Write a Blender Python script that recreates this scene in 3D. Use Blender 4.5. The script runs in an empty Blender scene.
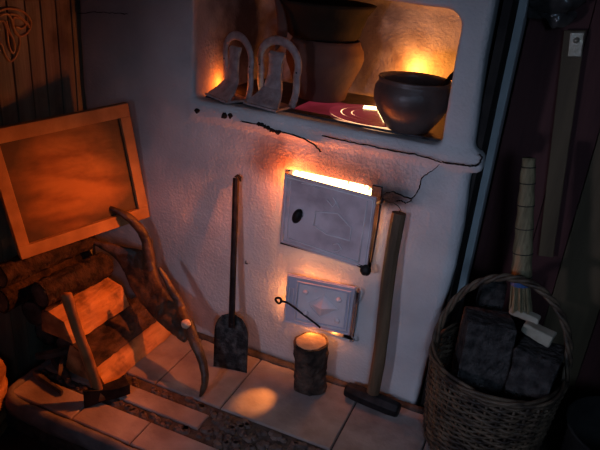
import bpy, bmesh, math, random
from mathutils import Vector, Matrix, noise
SC = bpy.context.scene
C = SC.collection
V = Vector
# ------------------------------------------------------------------ camera
F = 612.0
RX = V((0.91472526, 0.23084891, -0.3316421))      # world x axis in camera coordinates (right, down, forward)
RY = V((0.39601358, -0.34901759, 0.84932913))
RZ = V((0.08031778, -0.90823758, -0.41067451))
CAM = V((0.47489768, -1.62, 1.31384212))
cd = bpy.data.cameras.new('camera'); cam = bpy.data.objects.new('camera', cd); C.objects.link(cam)
cd.sensor_width = 36; cd.lens = F / 600 * 36; cd.clip_start = 0.02
cam.matrix_world = Matrix(((RX[0], -RX[1], -RX[2], CAM[0]), (RY[0], -RY[1], -RY[2], CAM[1]),
                           (RZ[0], -RZ[1], -RZ[2], CAM[2]), (0, 0, 0, 1)))
SC.camera = cam
# ------------------------------------------------------------------ world, exposure, cool lights
w = bpy.data.worlds.new('world'); SC.world = w; w.use_nodes = True
w.node_tree.nodes['Background'].inputs[0].default_value = (0.55, 0.6, 1.0, 1)
w.node_tree.nodes['Background'].inputs[1].default_value = 0.004
SC.view_settings.view_transform = 'Standard'; SC.view_settings.look = 'None'
SC.view_settings.exposure = 0.0; SC.view_settings.gamma = 1.0; SC.view_settings.use_curve_mapping = False
SC.cycles.use_denoising = True
SC.cycles.max_bounces = 6

def lamp(name, kind, loc, power, color, size=0.01, target=None):
    l = bpy.data.lights.new(name, kind); l.energy = power; l.color = color
    if kind == 'AREA': l.shape = 'DISK'; l.size = size
    else: l.shadow_soft_size = size
    o = bpy.data.objects.new(name, l); C.objects.link(o); o.location = loc
    if target is not None:
        o.rotation_euler = (V(target) - V(loc)).to_track_quat('-Z', 'Y').to_euler()
    return o
# cool spot left of camera, and an added weak fill from the right
cool_ = lamp('cool_spot', 'SPOT', (-0.3, -1.62, 0.86), 17.0, (0.70, 0.73, 1.0), 0.045, (0.20, 0, 0.44))
cool_.data.spot_size = math.radians(82); cool_.data.spot_blend = 1.0  # cone narrowed so the lower left stays dim
fill_ = lamp('added_cool_fill', 'AREA', (1.0, -2.4, 1.5), 1.15, (0.42, 0.66, 1.0), 0.5, (0.38, 0, 0.40))  # unseen fill added to brighten the lower right of the wall
fill_.data.spread = math.radians(62)

# ------------------------------------------------------------------ helpers
def ray(px, py):
    c = V((px - 300, py - 225, F)); return V((RX.dot(c), RY.dot(c), RZ.dot(c)))
def Wy(px, py, y=0.0): r = ray(px, py); return CAM + r * ((y - CAM[1]) / r[1])
def Fl(px, py, z=0.0): r = ray(px, py); return CAM + r * ((z - CAM[2]) / r[2])
def Px(px, py, x): r = ray(px, py); return CAM + r * ((x - CAM[0]) / r[0])

class MB:
    def __init__(s): s.v = []; s.f = []; s.m = []; s.cur = 0
    def add(s, vs, fs):
        n = len(s.v); s.v += [V(a) for a in vs]
        for f in fs: s.f.append([i + n for i in f]); s.m.append(s.cur)
    def box(s, c, d, rot=None, taper=1.0):
        vs = []
        for z in (-1, 1):
            k = taper if z > 0 else 1
            for x, y in ((-1, -1), (1, -1), (1, 1), (-1, 1)):
                p = V((x * d[0] / 2 * k, y * d[1] / 2 * k, z * d[2] / 2))
                if rot is not None: p = rot @ p
                vs.append(V(c) + p)
        s.add(vs, [(3, 2, 1, 0), (4, 5, 6, 7), (0, 1, 5, 4), (1, 2, 6, 5), (2, 3, 7, 6), (3, 0, 4, 7)])
    def hexa(s, p8):
        s.add(p8, [(3, 2, 1, 0), (4, 5, 6, 7), (0, 1, 5, 4), (1, 2, 6, 5), (2, 3, 7, 6), (3, 0, 4, 7)])
    def tube(s, pts, rad, n=8, closed=False, flat=None, caps=True):
        """tube along pts; rad number or list; flat=(normal, list of thickness) squashes it along the normal"""
        pts = [V(p) for p in pts]; N = len(pts)
        if not isinstance(rad, (list, tuple)): rad = [rad] * N
        up = None; base = len(s.v); rings = []
        for i in range(N):
            if closed: t = pts[(i + 1) % N] - pts[i - 1]
            else: t = pts[min(i + 1, N - 1)] - pts[max(i - 1, 0)]
            t.normalize()
            if flat: up = (flat[0] - t * flat[0].dot(t)).normalized()
            elif up is None:
                up = t.orthogonal().normalized()
            else:
                up = (up - t * up.dot(t)); up = up.normalized() if up.length > 1e-6 else t.orthogonal().normalized()
            sd = t.cross(up)
            r2 = flat[1][i] if flat else rad[i]
            rings.append([pts[i] + sd * (rad[i] * math.cos(2 * math.pi * k / n)) + up * (r2 * math.sin(2 * math.pi * k / n)) for k in range(n)])
        vs = [v for r in rings for v in r]; fs = []
        for i in range(N if closed else N - 1):
            a = i * n; b = ((i + 1) % N) * n
            for k in range(n): fs.append((a + k, a + (k + 1) % n, b + (k + 1) % n, b + k))
        if not closed and caps:
            fs.append(tuple(range(n - 1, -1, -1))); fs.append(tuple((N - 1) * n + k for k in range(n)))
        s.add(vs, fs)
    def lathe(s, prof, c, n=48, jit=0.0, axis=None, seed=0):
        """prof list of (r,z) from c"""
        q = V((0, 0, 1)).rotation_difference(axis) if axis is not None else None
        vs = []
        for r, z in prof:
            for k in range(n):
                a = 2 * math.pi * k / n
                rr = r
                if jit: rr = r * (1 + jit * noise.noise(V((math.cos(a) * 1.7 + seed, math.sin(a) * 1.7, z * 9))))
                p = V((rr * math.cos(a), rr * math.sin(a), z))
                if q: p = q @ p
                vs.append(V(c) + p)
        fs = []
        for i in range(len(prof) - 1):
            for k in range(n): fs.append((i * n + k, i * n + (k + 1) % n, (i + 1) * n + (k + 1) % n, (i + 1) * n + k))
        if prof[0][0] > 1e-5: fs.append(tuple(range(n - 1, -1, -1)))
        if prof[-1][0] > 1e-5: fs.append(tuple((len(prof) - 1) * n + k for k in range(n)))
        s.add(vs, fs)
    def build(s, name, mats, parent=None, smooth=False, bevel=0, noise_amp=0, noise_scale=20, sub=0, loc=None):
        me = bpy.data.meshes.new(name); base = V(loc) if loc is not None else V((0, 0, 0))
        me.from_pydata([tuple(v - base) for v in s.v], [], s.f)
        if not isinstance(mats, (list, tuple)): mats = [mats]
        for m in mats: me.materials.append(m)
        for p, mi in zip(me.polygons, s.m): p.material_index = mi
        bm = bmesh.new(); bm.from_mesh(me)
        bmesh.ops.remove_doubles(bm, verts=bm.verts, dist=1e-6)
        bmesh.ops.recalc_face_normals(bm, faces=bm.faces)
        if bevel: bmesh.ops.bevel(bm, geom=list(bm.edges), offset=bevel, segments=2, affect='EDGES', profile=0.5)
        if sub: bmesh.ops.subdivide_edges(bm, edges=bm.edges, cuts=sub, use_grid_fill=True)
        if noise_amp:
            bm.normal_update()
            for v in bm.verts: v.co += v.normal * noise_amp * (noise.noise(v.co * noise_scale) + 0.5 * noise.noise(v.co * noise_scale * 2.7))
        bm.to_mesh(me); bm.free()
        if smooth:
            for p in me.polygons: p.use_smooth = True
        o = bpy.data.objects.new(name, me); C.objects.link(o)
        if parent is not None:
            o.parent = parent
            o.location = base - (parent_loc(parent))
        else: o.location = base
        return o
def parent_loc(p):
    l = V((0, 0, 0))
    while p is not None: l += p.location; p = p.parent
    return l
def thing(name, label, cat, loc=(0, 0, 0), group=None):
    o = bpy.data.objects.new(name, None); C.objects.link(o); o.location = loc; o.empty_display_size = 0.05
    return tag(o, label, cat, group)
def tag(o, label=None, cat=None, group=None, kind=None):
    if label: o['label'] = label
    if cat: o['category'] = cat
    if group: o['group'] = group
    if kind: o['kind'] = kind
    return o
def smooth_by_angle(o, ang=0.6):
    me = o.data
    for p in me.polygons: p.use_smooth = True
    bm = bmesh.new(); bm.from_mesh(me)
    for e in bm.edges:
        if len(e.link_faces) == 2 and e.calc_face_angle() > ang: e.smooth = False
    bm.to_mesh(me); bm.free(); return o
def catmull(pts, m=6):
    pts = [V(p) for p in pts]; out = []
    P = [pts[0]] + pts + [pts[-1]]
    for i in range(1, len(P) - 2):
        a, b, c, d = P[i - 1], P[i], P[i + 1], P[i + 2]
        for k in range(m):
            t = k / m
            out.append(0.5 * ((2 * b) + (c - a) * t + (2 * a - 5 * b + 4 * c - d) * t * t + (3 * b - a - 3 * c + d) * t ** 3))
    out.append(pts[-1]); return out
def lerpl(vals, m):
    out = []
    for i in range(len(vals) - 1):
        for k in range(m): out.append(vals[i] + (vals[i + 1] - vals[i]) * k / m)
    return out + [vals[-1]]

# ------------------------------------------------------------------ materials
def mat(name, c1, c2=None, scale=8, detail=6, rough=0.8, bump=0.0, bscale=60, metal=0.0, stretch=(1, 1, 1), c3=None,
        cscale=2.0, lo=0.35, hi=0.65, spec=0.3, wave=None, lo3=0.5, hi3=0.75, bdist=0.01):
    m = bpy.data.materials.new(name); m.use_nodes = True; nt = m.node_tree; N = nt.nodes; L = nt.links
    b = N['Principled BSDF']; b.inputs['Roughness'].default_value = rough; b.inputs['Metallic'].default_value = metal
    b.inputs['Specular IOR Level'].default_value = spec
    b.inputs['Base Color'].default_value = (*c1, 1)
    tc = N.new('ShaderNodeTexCoord'); mp = N.new('ShaderNodeMapping'); mp.inputs['Scale'].default_value = stretch
    L.new(tc.outputs['Object'], mp.inputs[0])
    if c2:
        n = N.new('ShaderNodeTexNoise'); n.inputs['Scale'].default_value = scale; n.inputs['Detail'].default_value = detail
        L.new(mp.outputs[0], n.inputs['Vector'])
        r = N.new('ShaderNodeValToRGB'); r.color_ramp.elements[0].position = lo; r.color_ramp.elements[1].position = hi
        r.color_ramp.elements[0].color = (*c1, 1); r.color_ramp.elements[1].color = (*c2, 1)
        L.new(n.outputs[0], r.inputs[0]); out = r.outputs[0]
        if c3:
            n3 = N.new('ShaderNodeTexNoise'); n3.inputs['Scale'].default_value = cscale; n3.inputs['Detail'].default_value = 5
            L.new(tc.outputs['Object'], n3.inputs['Vector'])
            r3 = N.new('ShaderNodeMapRange'); r3.inputs[1].default_value = lo3; r3.inputs[2].default_value = hi3
            L.new(n3.outputs[0], r3.inputs[0])
            mx = N.new('ShaderNodeMix'); mx.data_type = 'RGBA'; L.new(r3.outputs[0], mx.inputs[0])
            L.new(out, mx.inputs[6]); mx.inputs[7].default_value = (*c3, 1); out = mx.outputs[2]
        L.new(out, b.inputs['Base Color'])
    if bump:
        n2 = N.new('ShaderNodeTexNoise'); n2.inputs['Scale'].default_value = bscale; n2.inputs['Detail'].default_value = 5
        L.new(mp.outputs[0], n2.inputs['Vector'])
        bp = N.new('ShaderNodeBump'); bp.inputs['Strength'].default_value = bump; bp.inputs['Distance'].default_value = bdist
        L.new(n2.outputs[0], bp.inputs['Height']); L.new(bp.outputs[0], b.inputs['Normal'])
    return m
def emit(name, col, s, c2=None, scale=20):
    m = bpy.data.materials.new(name); m.use_nodes = True; nt = m.node_tree
    b = nt.nodes['Principled BSDF']; b.inputs['Base Color'].default_value = (0.02, 0.01, 0.01, 1)
    b.inputs['Emission Color'].default_value = (*col, 1); b.inputs['Emission Strength'].default_value = s
    if c2:
        tc = nt.nodes.new('ShaderNodeTexCoord'); n = nt.nodes.new('ShaderNodeTexNoise'); n.inputs['Scale'].default_value = scale
        nt.links.new(tc.outputs['Object'], n.inputs['Vector'])
        r = nt.nodes.new('ShaderNodeValToRGB'); r.color_ramp.elements[0].position = 0.35; r.color_ramp.elements[1].position = 0.65
        r.color_ramp.elements[0].color = (*c2, 1); r.color_ramp.elements[1].color = (*col, 1)
        nt.links.new(n.outputs[0], r.inputs[0]); nt.links.new(r.outputs[0], b.inputs['Emission Color'])
    return m

def plaster():
    m = mat('whitewash', (0.50, 0.47, 0.47), (0.64, 0.61, 0.60), 5, 7, 0.9, 0.35, 110, c3=(0.44, 0.40, 0.38), cscale=2.2, lo3=0.52, hi3=0.8)
    nt = m.node_tree; N = nt.nodes; L = nt.links; b = N['Principled BSDF']
    src = b.inputs['Base Color'].links[0].from_socket
    tc = N.new('ShaderNodeTexCoord')
    # soot stains around the stove mouth and in the niche: (centre, radii, colour, amount)
    for (c, s, col, amt) in (((-0.02, 0.0, 0.73), (0.30, 0.3, 0.09), (0.10, 0.05, 0.035), 0.75),
                             ((0.10, 0.0, 0.69), (0.11, 0.3, 0.055), (0.02, 0.012, 0.01), 0.95),
                             ((-0.27, 0.0, 0.73), (0.13, 0.3, 0.11), (0.14, 0.06, 0.035), 0.8),
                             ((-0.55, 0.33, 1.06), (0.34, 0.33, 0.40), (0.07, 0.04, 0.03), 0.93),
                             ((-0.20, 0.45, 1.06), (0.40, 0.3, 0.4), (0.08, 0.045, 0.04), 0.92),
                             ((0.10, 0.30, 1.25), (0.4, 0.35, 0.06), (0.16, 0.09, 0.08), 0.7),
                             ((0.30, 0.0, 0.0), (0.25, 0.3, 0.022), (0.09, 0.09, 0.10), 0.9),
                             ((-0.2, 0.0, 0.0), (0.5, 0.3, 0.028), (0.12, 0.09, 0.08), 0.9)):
        vm = N.new('ShaderNodeVectorMath'); vm.operation = 'SUBTRACT'; vm.inputs[1].default_value = c
        L.new(tc.outputs['Object'], vm.inputs[0])
        dv = N.new('ShaderNodeVectorMath'); dv.operation = 'DIVIDE'; dv.inputs[1].default_value = s
        L.new(vm.outputs[0], dv.inputs[0])
        ln = N.new('ShaderNodeVectorMath'); ln.operation = 'LENGTH'; L.new(dv.outputs[0], ln.inputs[0])
        nz = N.new('ShaderNodeTexNoise'); nz.inputs['Scale'].default_value = 14; nz.inputs['Detail'].default_value = 5
        L.new(tc.outputs['Object'], nz.inputs['Vector'])
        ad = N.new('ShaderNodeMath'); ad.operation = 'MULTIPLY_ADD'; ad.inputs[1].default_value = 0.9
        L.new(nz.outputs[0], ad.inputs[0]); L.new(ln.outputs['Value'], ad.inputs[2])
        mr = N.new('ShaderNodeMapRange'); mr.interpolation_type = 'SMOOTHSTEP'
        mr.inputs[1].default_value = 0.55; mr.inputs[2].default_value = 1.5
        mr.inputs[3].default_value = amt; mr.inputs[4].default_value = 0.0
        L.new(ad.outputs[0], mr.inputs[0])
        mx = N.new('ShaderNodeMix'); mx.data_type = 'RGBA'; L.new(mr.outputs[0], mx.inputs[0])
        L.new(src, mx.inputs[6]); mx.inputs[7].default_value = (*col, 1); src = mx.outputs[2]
    L.new(src, b.inputs['Base Color'])
    return m
M = {}
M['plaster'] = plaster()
M['ledge'] = mat('ledge_plaster', (0.30, 0.26, 0.25), (0.46, 0.42, 0.41), 9, 6, 0.9, 0.4, 50)
M['crack'] = mat('crack', (0.012, 0.01, 0.01), rough=1)
M['iron'] = mat('black_iron', (0.012, 0.011, 0.012), (0.035, 0.03, 0.03), 30, 5, 0.55, 0.2, 90, metal=0.6)
M['castiron'] = mat('cast_iron', (0.02, 0.017, 0.02), (0.05, 0.04, 0.045), 30, 5, 0.6, 0.2, 90, metal=0.3)
M['steel'] = mat('sooty_steel', (0.16, 0.15, 0.16), (0.30, 0.28, 0.29), 12, 6, 0.5, 0.3, 80, metal=0.35, spec=0.5)
M['door'] = mat('silver_door_paint', (0.64, 0.47, 0.49), (0.76, 0.59, 0.61), 10, 5, 0.5, 0.18, 120, metal=0.0, c3=(0.38, 0.26, 0.28), cscale=9, lo3=0.5, hi3=0.75, spec=0.5)
M['relief'] = mat('highlight_relief', (0.74, 0.64, 0.66), (0.84, 0.74, 0.75), 20, 4, 0.35, 0.1, 90, spec=0.6)  # lighter than the door paint: light caught by raised lines, painted in
M['ashdoor'] = mat('silver_ash_door', (0.48, 0.44, 0.52), (0.60, 0.55, 0.64), 14, 5, 0.38, 0.12, 120, metal=0.1, spec=0.6)
M['horseshoe'] = mat('grey_shoe_iron', (0.27, 0.20, 0.20), (0.42, 0.34, 0.33), 40, 5, 0.6, 0.4, 90, metal=0.2)
M['tile'] = mat('hearth_tile', (0.25, 0.195, 0.18), (0.42, 0.345, 0.315), 6, 8, 0.62, 0.3, 60, c3=(0.15, 0.105, 0.095), cscale=7, lo3=0.45, hi3=0.8)
M['mortar'] = mat('mortar', (0.045, 0.035, 0.03), (0.10, 0.075, 0.065), 30, 6, 0.95, 0.6, 120)
M['pebble'] = mat('pebble', (0.07, 0.05, 0.045), (0.17, 0.12, 0.10), 25, 4, 0.7, 0.2, 80)
M['lip'] = mat('hearth_lip', (0.10, 0.09, 0.09), (0.22, 0.20, 0.20), 12, 6, 0.85, 0.4, 50)
M['darkfloor'] = mat('floor_boards', (0.03, 0.022, 0.02), (0.06, 0.045, 0.04), 9, 5, 0.8, 0.2, 40)
M['plank'] = mat('plank', (0.22, 0.19, 0.14), (0.40, 0.34, 0.24), 9, 7, 0.75, 0.3, 40, stretch=(1, 2.5, 0.18), c3=(0.10, 0.075, 0.06), cscale=7, lo3=0.55, hi3=0.8)
M['gap'] = mat('plank_gap', (0.006, 0.005, 0.004), rough=1)
M['pine'] = mat('pine', (0.30, 0.15, 0.06), (0.44, 0.235, 0.10), 14, 6, 0.55, 0.15, 50, stretch=(1, 1, 1))
M['rope'] = mat('orange_vine', (0.62, 0.32, 0.14), (0.75, 0.42, 0.20), 20, 4, 0.7, 0.1, 60)
M['panel'] = mat('dark_edged_panel', (0.16, 0.055, 0.018), (0.40, 0.17, 0.05), 7, 7, 0.5, 0.15, 30, stretch=(1, 1, 2.6), lo=0.30, hi=0.6)  # colour darkens from the middle towards the edges
nt = M['panel'].node_tree; N_ = nt.nodes; pb = N_['Principled BSDF']; src_ = pb.inputs['Base Color'].links[0].from_socket
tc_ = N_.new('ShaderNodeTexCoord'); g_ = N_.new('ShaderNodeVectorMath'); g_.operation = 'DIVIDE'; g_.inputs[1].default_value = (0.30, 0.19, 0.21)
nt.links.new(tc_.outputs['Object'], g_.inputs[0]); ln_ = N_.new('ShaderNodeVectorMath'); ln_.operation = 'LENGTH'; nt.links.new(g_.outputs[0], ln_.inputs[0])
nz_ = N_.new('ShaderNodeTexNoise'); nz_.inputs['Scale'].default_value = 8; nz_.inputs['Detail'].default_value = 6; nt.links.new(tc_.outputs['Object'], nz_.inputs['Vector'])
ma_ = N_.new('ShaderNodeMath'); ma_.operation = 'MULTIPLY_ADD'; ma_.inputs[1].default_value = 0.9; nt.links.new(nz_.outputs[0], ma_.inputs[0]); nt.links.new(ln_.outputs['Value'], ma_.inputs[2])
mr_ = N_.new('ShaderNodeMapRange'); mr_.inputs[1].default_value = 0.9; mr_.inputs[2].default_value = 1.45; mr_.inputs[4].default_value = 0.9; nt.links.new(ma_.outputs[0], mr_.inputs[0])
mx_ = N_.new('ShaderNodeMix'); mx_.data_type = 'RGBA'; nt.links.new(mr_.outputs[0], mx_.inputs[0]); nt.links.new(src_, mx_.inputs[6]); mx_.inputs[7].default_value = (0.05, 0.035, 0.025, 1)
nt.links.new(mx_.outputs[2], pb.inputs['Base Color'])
M['logbark'] = mat('shaded_log_bark', (0.010, 0.007, 0.006), (0.06, 0.035, 0.026), 26, 8, 0.95, 1.0, 45, bdist=0.02)  # darker copy of bark, the shade of the pile put into its colour
M['split'] = mat('split_wood', (0.34, 0.15, 0.06), (0.70, 0.36, 0.15), 14, 9, 0.75, 0.6, 60, stretch=(1.5, 0.3, 1.5), c3=(0.10, 0.05, 0.03), cscale=12, lo3=0.5, hi3=0.7)
M['bark'] = mat('bark', (0.022, 0.014, 0.011), (0.12, 0.07, 0.05), 26, 8, 0.95, 1.0, 45, stretch=(1, 0.5, 1), bdist=0.02)
M['endgrain'] = mat('end_grain', (0.30, 0.20, 0.14), (0.44, 0.31, 0.22), 30, 6, 0.85, 0.4, 60)
M['dimwood'] = mat('weathered_wood', (0.05, 0.04, 0.036), (0.15, 0.12, 0.105), 20, 6, 0.85, 0.4, 60)
M['antler'] = mat('antler', (0.022, 0.014, 0.010), (0.095, 0.055, 0.030), 18, 7, 0.5, 0.5, 60, spec=0.5)
M['antlertip'] = mat('antler_bone', (0.50, 0.34, 0.24), (0.60, 0.44, 0.32), 30, 4, 0.5, 0.2, 60)
M['handle'] = mat('handle_wood', (0.075, 0.045, 0.026), (0.15, 0.09, 0.05), 18, 6, 0.6, 0.3, 50, stretch=(2, 2, 0.25))
M['axehandle'] = mat('axe_handle_wood', (0.20, 0.09, 0.035), (0.34, 0.16, 0.065), 18, 6, 0.55, 0.2, 50)
M['shovel'] = mat('shovel_steel', (0.018, 0.018, 0.018), (0.10, 0.095, 0.09), 40, 8, 0.55, 0.4, 120, metal=0.5, lo=0.42, hi=0.72)
M['clay'] = mat('brown_clay', (0.07, 0.038, 0.032), (0.12, 0.065, 0.052), 8, 6, 0.75, 0.15, 60, spec=0.15)
M['bowl'] = mat('dark_glaze', (0.008, 0.007, 0.006), (0.02, 0.014, 0.011), 10, 6, 0.85, 0.2, 40, spec=0.12)
M['potglaze'] = mat('pot_glaze', (0.070, 0.042, 0.036), (0.12, 0.075, 0.065), 14, 6, 0.42, 0.12, 90, metal=0.0, spec=0.5)
M['wicker'] = mat('wicker', (0.03, 0.018, 0.012), (0.14, 0.09, 0.055), 25, 5, 0.6, 0.2, 90, spec=0.4)
M['darklog'] = mat('dark_bark', (0.02, 0.016, 0.015), (0.075, 0.062, 0.058), 40, 8, 0.95, 1.0, 60, bdist=0.02)
M['birch'] = mat('birch', (0.30, 0.24, 0.17), (0.44, 0.37, 0.28), 20, 5, 0.7, 0.2, 60)
M['straw'] = mat('straw', (0.15, 0.115, 0.06), (0.27, 0.21, 0.115), 60, 4, 0.7, 0.4, 120, stretch=(2, 2, 0.15))
M['string'] = mat('dark_string', (0.03, 0.025, 0.02), rough=0.9)
M['blue'] = mat('blue_tape', (0.03, 0.08, 0.22), rough=0.5)
M['maroon'] = mat('maroon_plank', (0.06, 0.018, 0.018), (0.10, 0.032, 0.03), 10, 6, 0.7, 0.2, 40, stretch=(2, 1, 0.2))
M['olive'] = mat('olive_plank', (0.085, 0.055, 0.03), (0.14, 0.092, 0.05), 10, 6, 0.65, 0.2, 40, stretch=(2, 1, 0.2))
M['palepost'] = mat('pale_post', (0.45, 0.45, 0.45), (0.55, 0.55, 0.55), 10, 5, 0.7, 0.2, 40)
M['sideblack'] = mat('shade_black', (0.012, 0.010, 0.010), (0.03, 0.025, 0.022), 12, 5, 0.9, 0.3, 40)  # near-black: shade on the stove side put into colour; also the bucket
M['brass'] = mat('worn_brass', (0.35, 0.28, 0.20), (0.5, 0.42, 0.33), 30, 4, 0.35, 0.2, 60, metal=0.5, spec=0.6)
M['leather'] = mat('black_leather', (0.03, 0.027, 0.026), (0.08, 0.07, 0.065), 20, 5, 0.25, 0.3, 30, spec=0.7)
M['brick'] = mat('firebrick', (0.12, 0.05, 0.03), (0.25, 0.10, 0.05), 10, 5, 0.95, 0.5, 40)
M['ring'] = emit('glowing_iron', (0.75, 0.07, 0.12), 0.26, (0.40, 0.025, 0.05), 12)
M['ringdim'] = emit('dim_glowing_iron', (0.62, 0.05, 0.10), 0.24, (0.30, 0.02, 0.04), 9)
M['hot'] = emit('fire_below_plate', (1.0, 0.60, 0.28), 3.0, (1.0, 0.42, 0.2), 30)
M['flame'] = emit('flame', (1.0, 0.72, 0.30), 8.0)
M['ember'] = emit('ember', (1.0, 0.38, 0.07), 3.0, (0.9, 0.10, 0.01), 50)

# ------------------------------------------------------------------ the setting
# --- stove body: a lumpy whitewashed block with the niche and two fire chambers cut out of it
def stove_body():
    def temp(mb, bevel=0, seg=4, zmin=None):
        me = bpy.data.meshes.new('temp'); me.from_pydata([tuple(v) for v in mb.v], [], mb.f)
        bm = bmesh.new(); bm.from_mesh(me); bmesh.ops.recalc_face_normals(bm, faces=bm.faces)
        if bevel: bmesh.ops.bevel(bm, geom=[e for e in bm.edges if zmin is None or min(v.co.z for v in e.verts) > zmin or (abs(e.verts[0].co.x - e.verts[1].co.x) < .001 and abs(e.verts[0].co.y - e.verts[1].co.y) < .001 and e.verts[0].co.y > 0)], offset=bevel, segments=seg, affect='EDGES', profile=0.5)
        bm.to_mesh(me); bm.free()
        o = bpy.data.objects.new('temp', me); C.objects.link(o); return o
    a = MB(); a.box((-0.3435, 0.30, 0.78), (1.273, 0.60, 1.66)); body = temp(a, 0.012, 3)
    cut = []
    b = MB(); b.box((-0.162, 0.145, 1.035), (0.776, 0.61, 0.35)); cut.append(temp(b, 0.045, 5, 1.1))
    b = MB(); b.box((-0.080, 0.14, 0.592), (0.27, 0.44, 0.222)); cut.append(temp(b))
    b = MB(); b.box((-0.06, 0.10, 0.268), (0.21, 0.36, 0.145)); cut.append(temp(b))
    l = MB(); l.box((-0.125, 0.02, 0.834), (0.88, 0.056, 0.054)); led = temp(l, 0.008, 3)
    for i, c in enumerate(cut):
        m = body.modifiers.new('b%d' % i, 'BOOLEAN'); m.object = c; m.operation = 'DIFFERENCE'; m.solver = 'EXACT'
    m = body.modifiers.new('u', 'BOOLEAN'); m.object = led; m.operation = 'UNION'; m.solver = 'EXACT'
    m = body.modifiers.new('r', 'REMESH'); m.mode = 'VOXEL'; m.voxel_size = 0.0085
    dg = bpy.context.evaluated_depsgraph_get()
    me = bpy.data.meshes.new_from_object(body.evaluated_get(dg)); me.name = 'stove_body'
    for o in cut + [led, body]: bpy.data.objects.remove(o)
    bm = bmesh.new(); bm.from_mesh(me)
    for _ in range(1): bmesh.ops.smooth_vert(bm, verts=bm.verts, factor=0.5, use_axis_x=True, use_axis_y=True, use_axis_z=True)
    bm.normal_update()
    for v in bm.verts:
        p = v.co
        d = 0.008 * noise.noise(p * 2.6) + 0.0016 * noise.noise(p * 9) + 0.0007 * noise.noise(p * 40)
        if -0.24 < p.x < 0.12 and 0.15 < p.z < 0.73 and p.y < 0.02: d *= 0.25
        v.co += v.normal * d
        if p.x > 0.235 and 0.0 < p.z < 1.1: v.co.x += 0.030 * math.sin(math.pi * p.z / 1.1) * (p.x - 0.235) / 0.06
    bm.to_mesh(me); bm.free()
    for p in me.polygons: p.use_smooth = True
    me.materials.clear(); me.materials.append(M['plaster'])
    o = bpy.data.objects.new('wall_stove', me); C.objects.link(o)
    return tag(o, kind='structure')
stove = stove_body()

def strip(pts, width, y=-0.003, name='crack'):
    mb = MB(); P = []
    rs = random.Random(len(pts))
    m = 6
    pts = catmull([(p[0], p[1], 0) for p in pts], m)
    for i, p in enumerate(pts):
        q = Wy(p.x + rs.uniform(-.5, .5), p.y + rs.uniform(-.5, .5), y); P.append(q)
    wd = [width * (0.55 + 0.6 * rs.random()) for _ in P]
    wd[0] *= 0.3; wd[-1] *= 0.3
    mb.tube(P, wd, 6, flat=(V((0, 1, 0)), [0.004] * len(P)))
    return mb.build(name, M['crack'], stove)
strip([(240, 121), (256, 124), (277, 131), (300, 137), (314, 145), (321, 152)], 0.0022, -0.012)
strip([(322, 136), (350, 142), (375, 147), (393, 151), (412, 154), (428, 158), (441, 162)], 0.0022, -0.022)
strip([(441, 162), (455, 164), (470, 166), (477, 165), (482, 158), (479, 154)], 0.0026, -0.022)
strip([(441, 163), (432, 171), (422, 178), (419, 188), (412, 198), (403, 196), (392, 192), (383, 195)], 0.0014, -0.002)
strip([(413, 198), (407, 203), (401, 201), (396, 201)], 0.0013, -0.002)
strip([(78, 14), (95, 12), (112, 13), (128, 14)], 0.0012, -0.002)
strip([(257, 123), (263, 125), (270, 129), (276, 131), (281, 133)], 0.0085, -0.010)
for (x, y, s) in ((224, 116, .9), (230, 116, .7), (197, 111, .8)):
    mb = MB(); p = Wy(x, y, -0.016)
    mb.lathe([(0.001, -0.006), (0.010 * s, -0.004), (0.011 * s, 0.0), (0.007 * s, 0.003), (0.0005, 0.004)], p, 10, 0.5, V((0, -1, 0)), x)
    mb.build('plaster_hole', M['crack'], stove)

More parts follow.
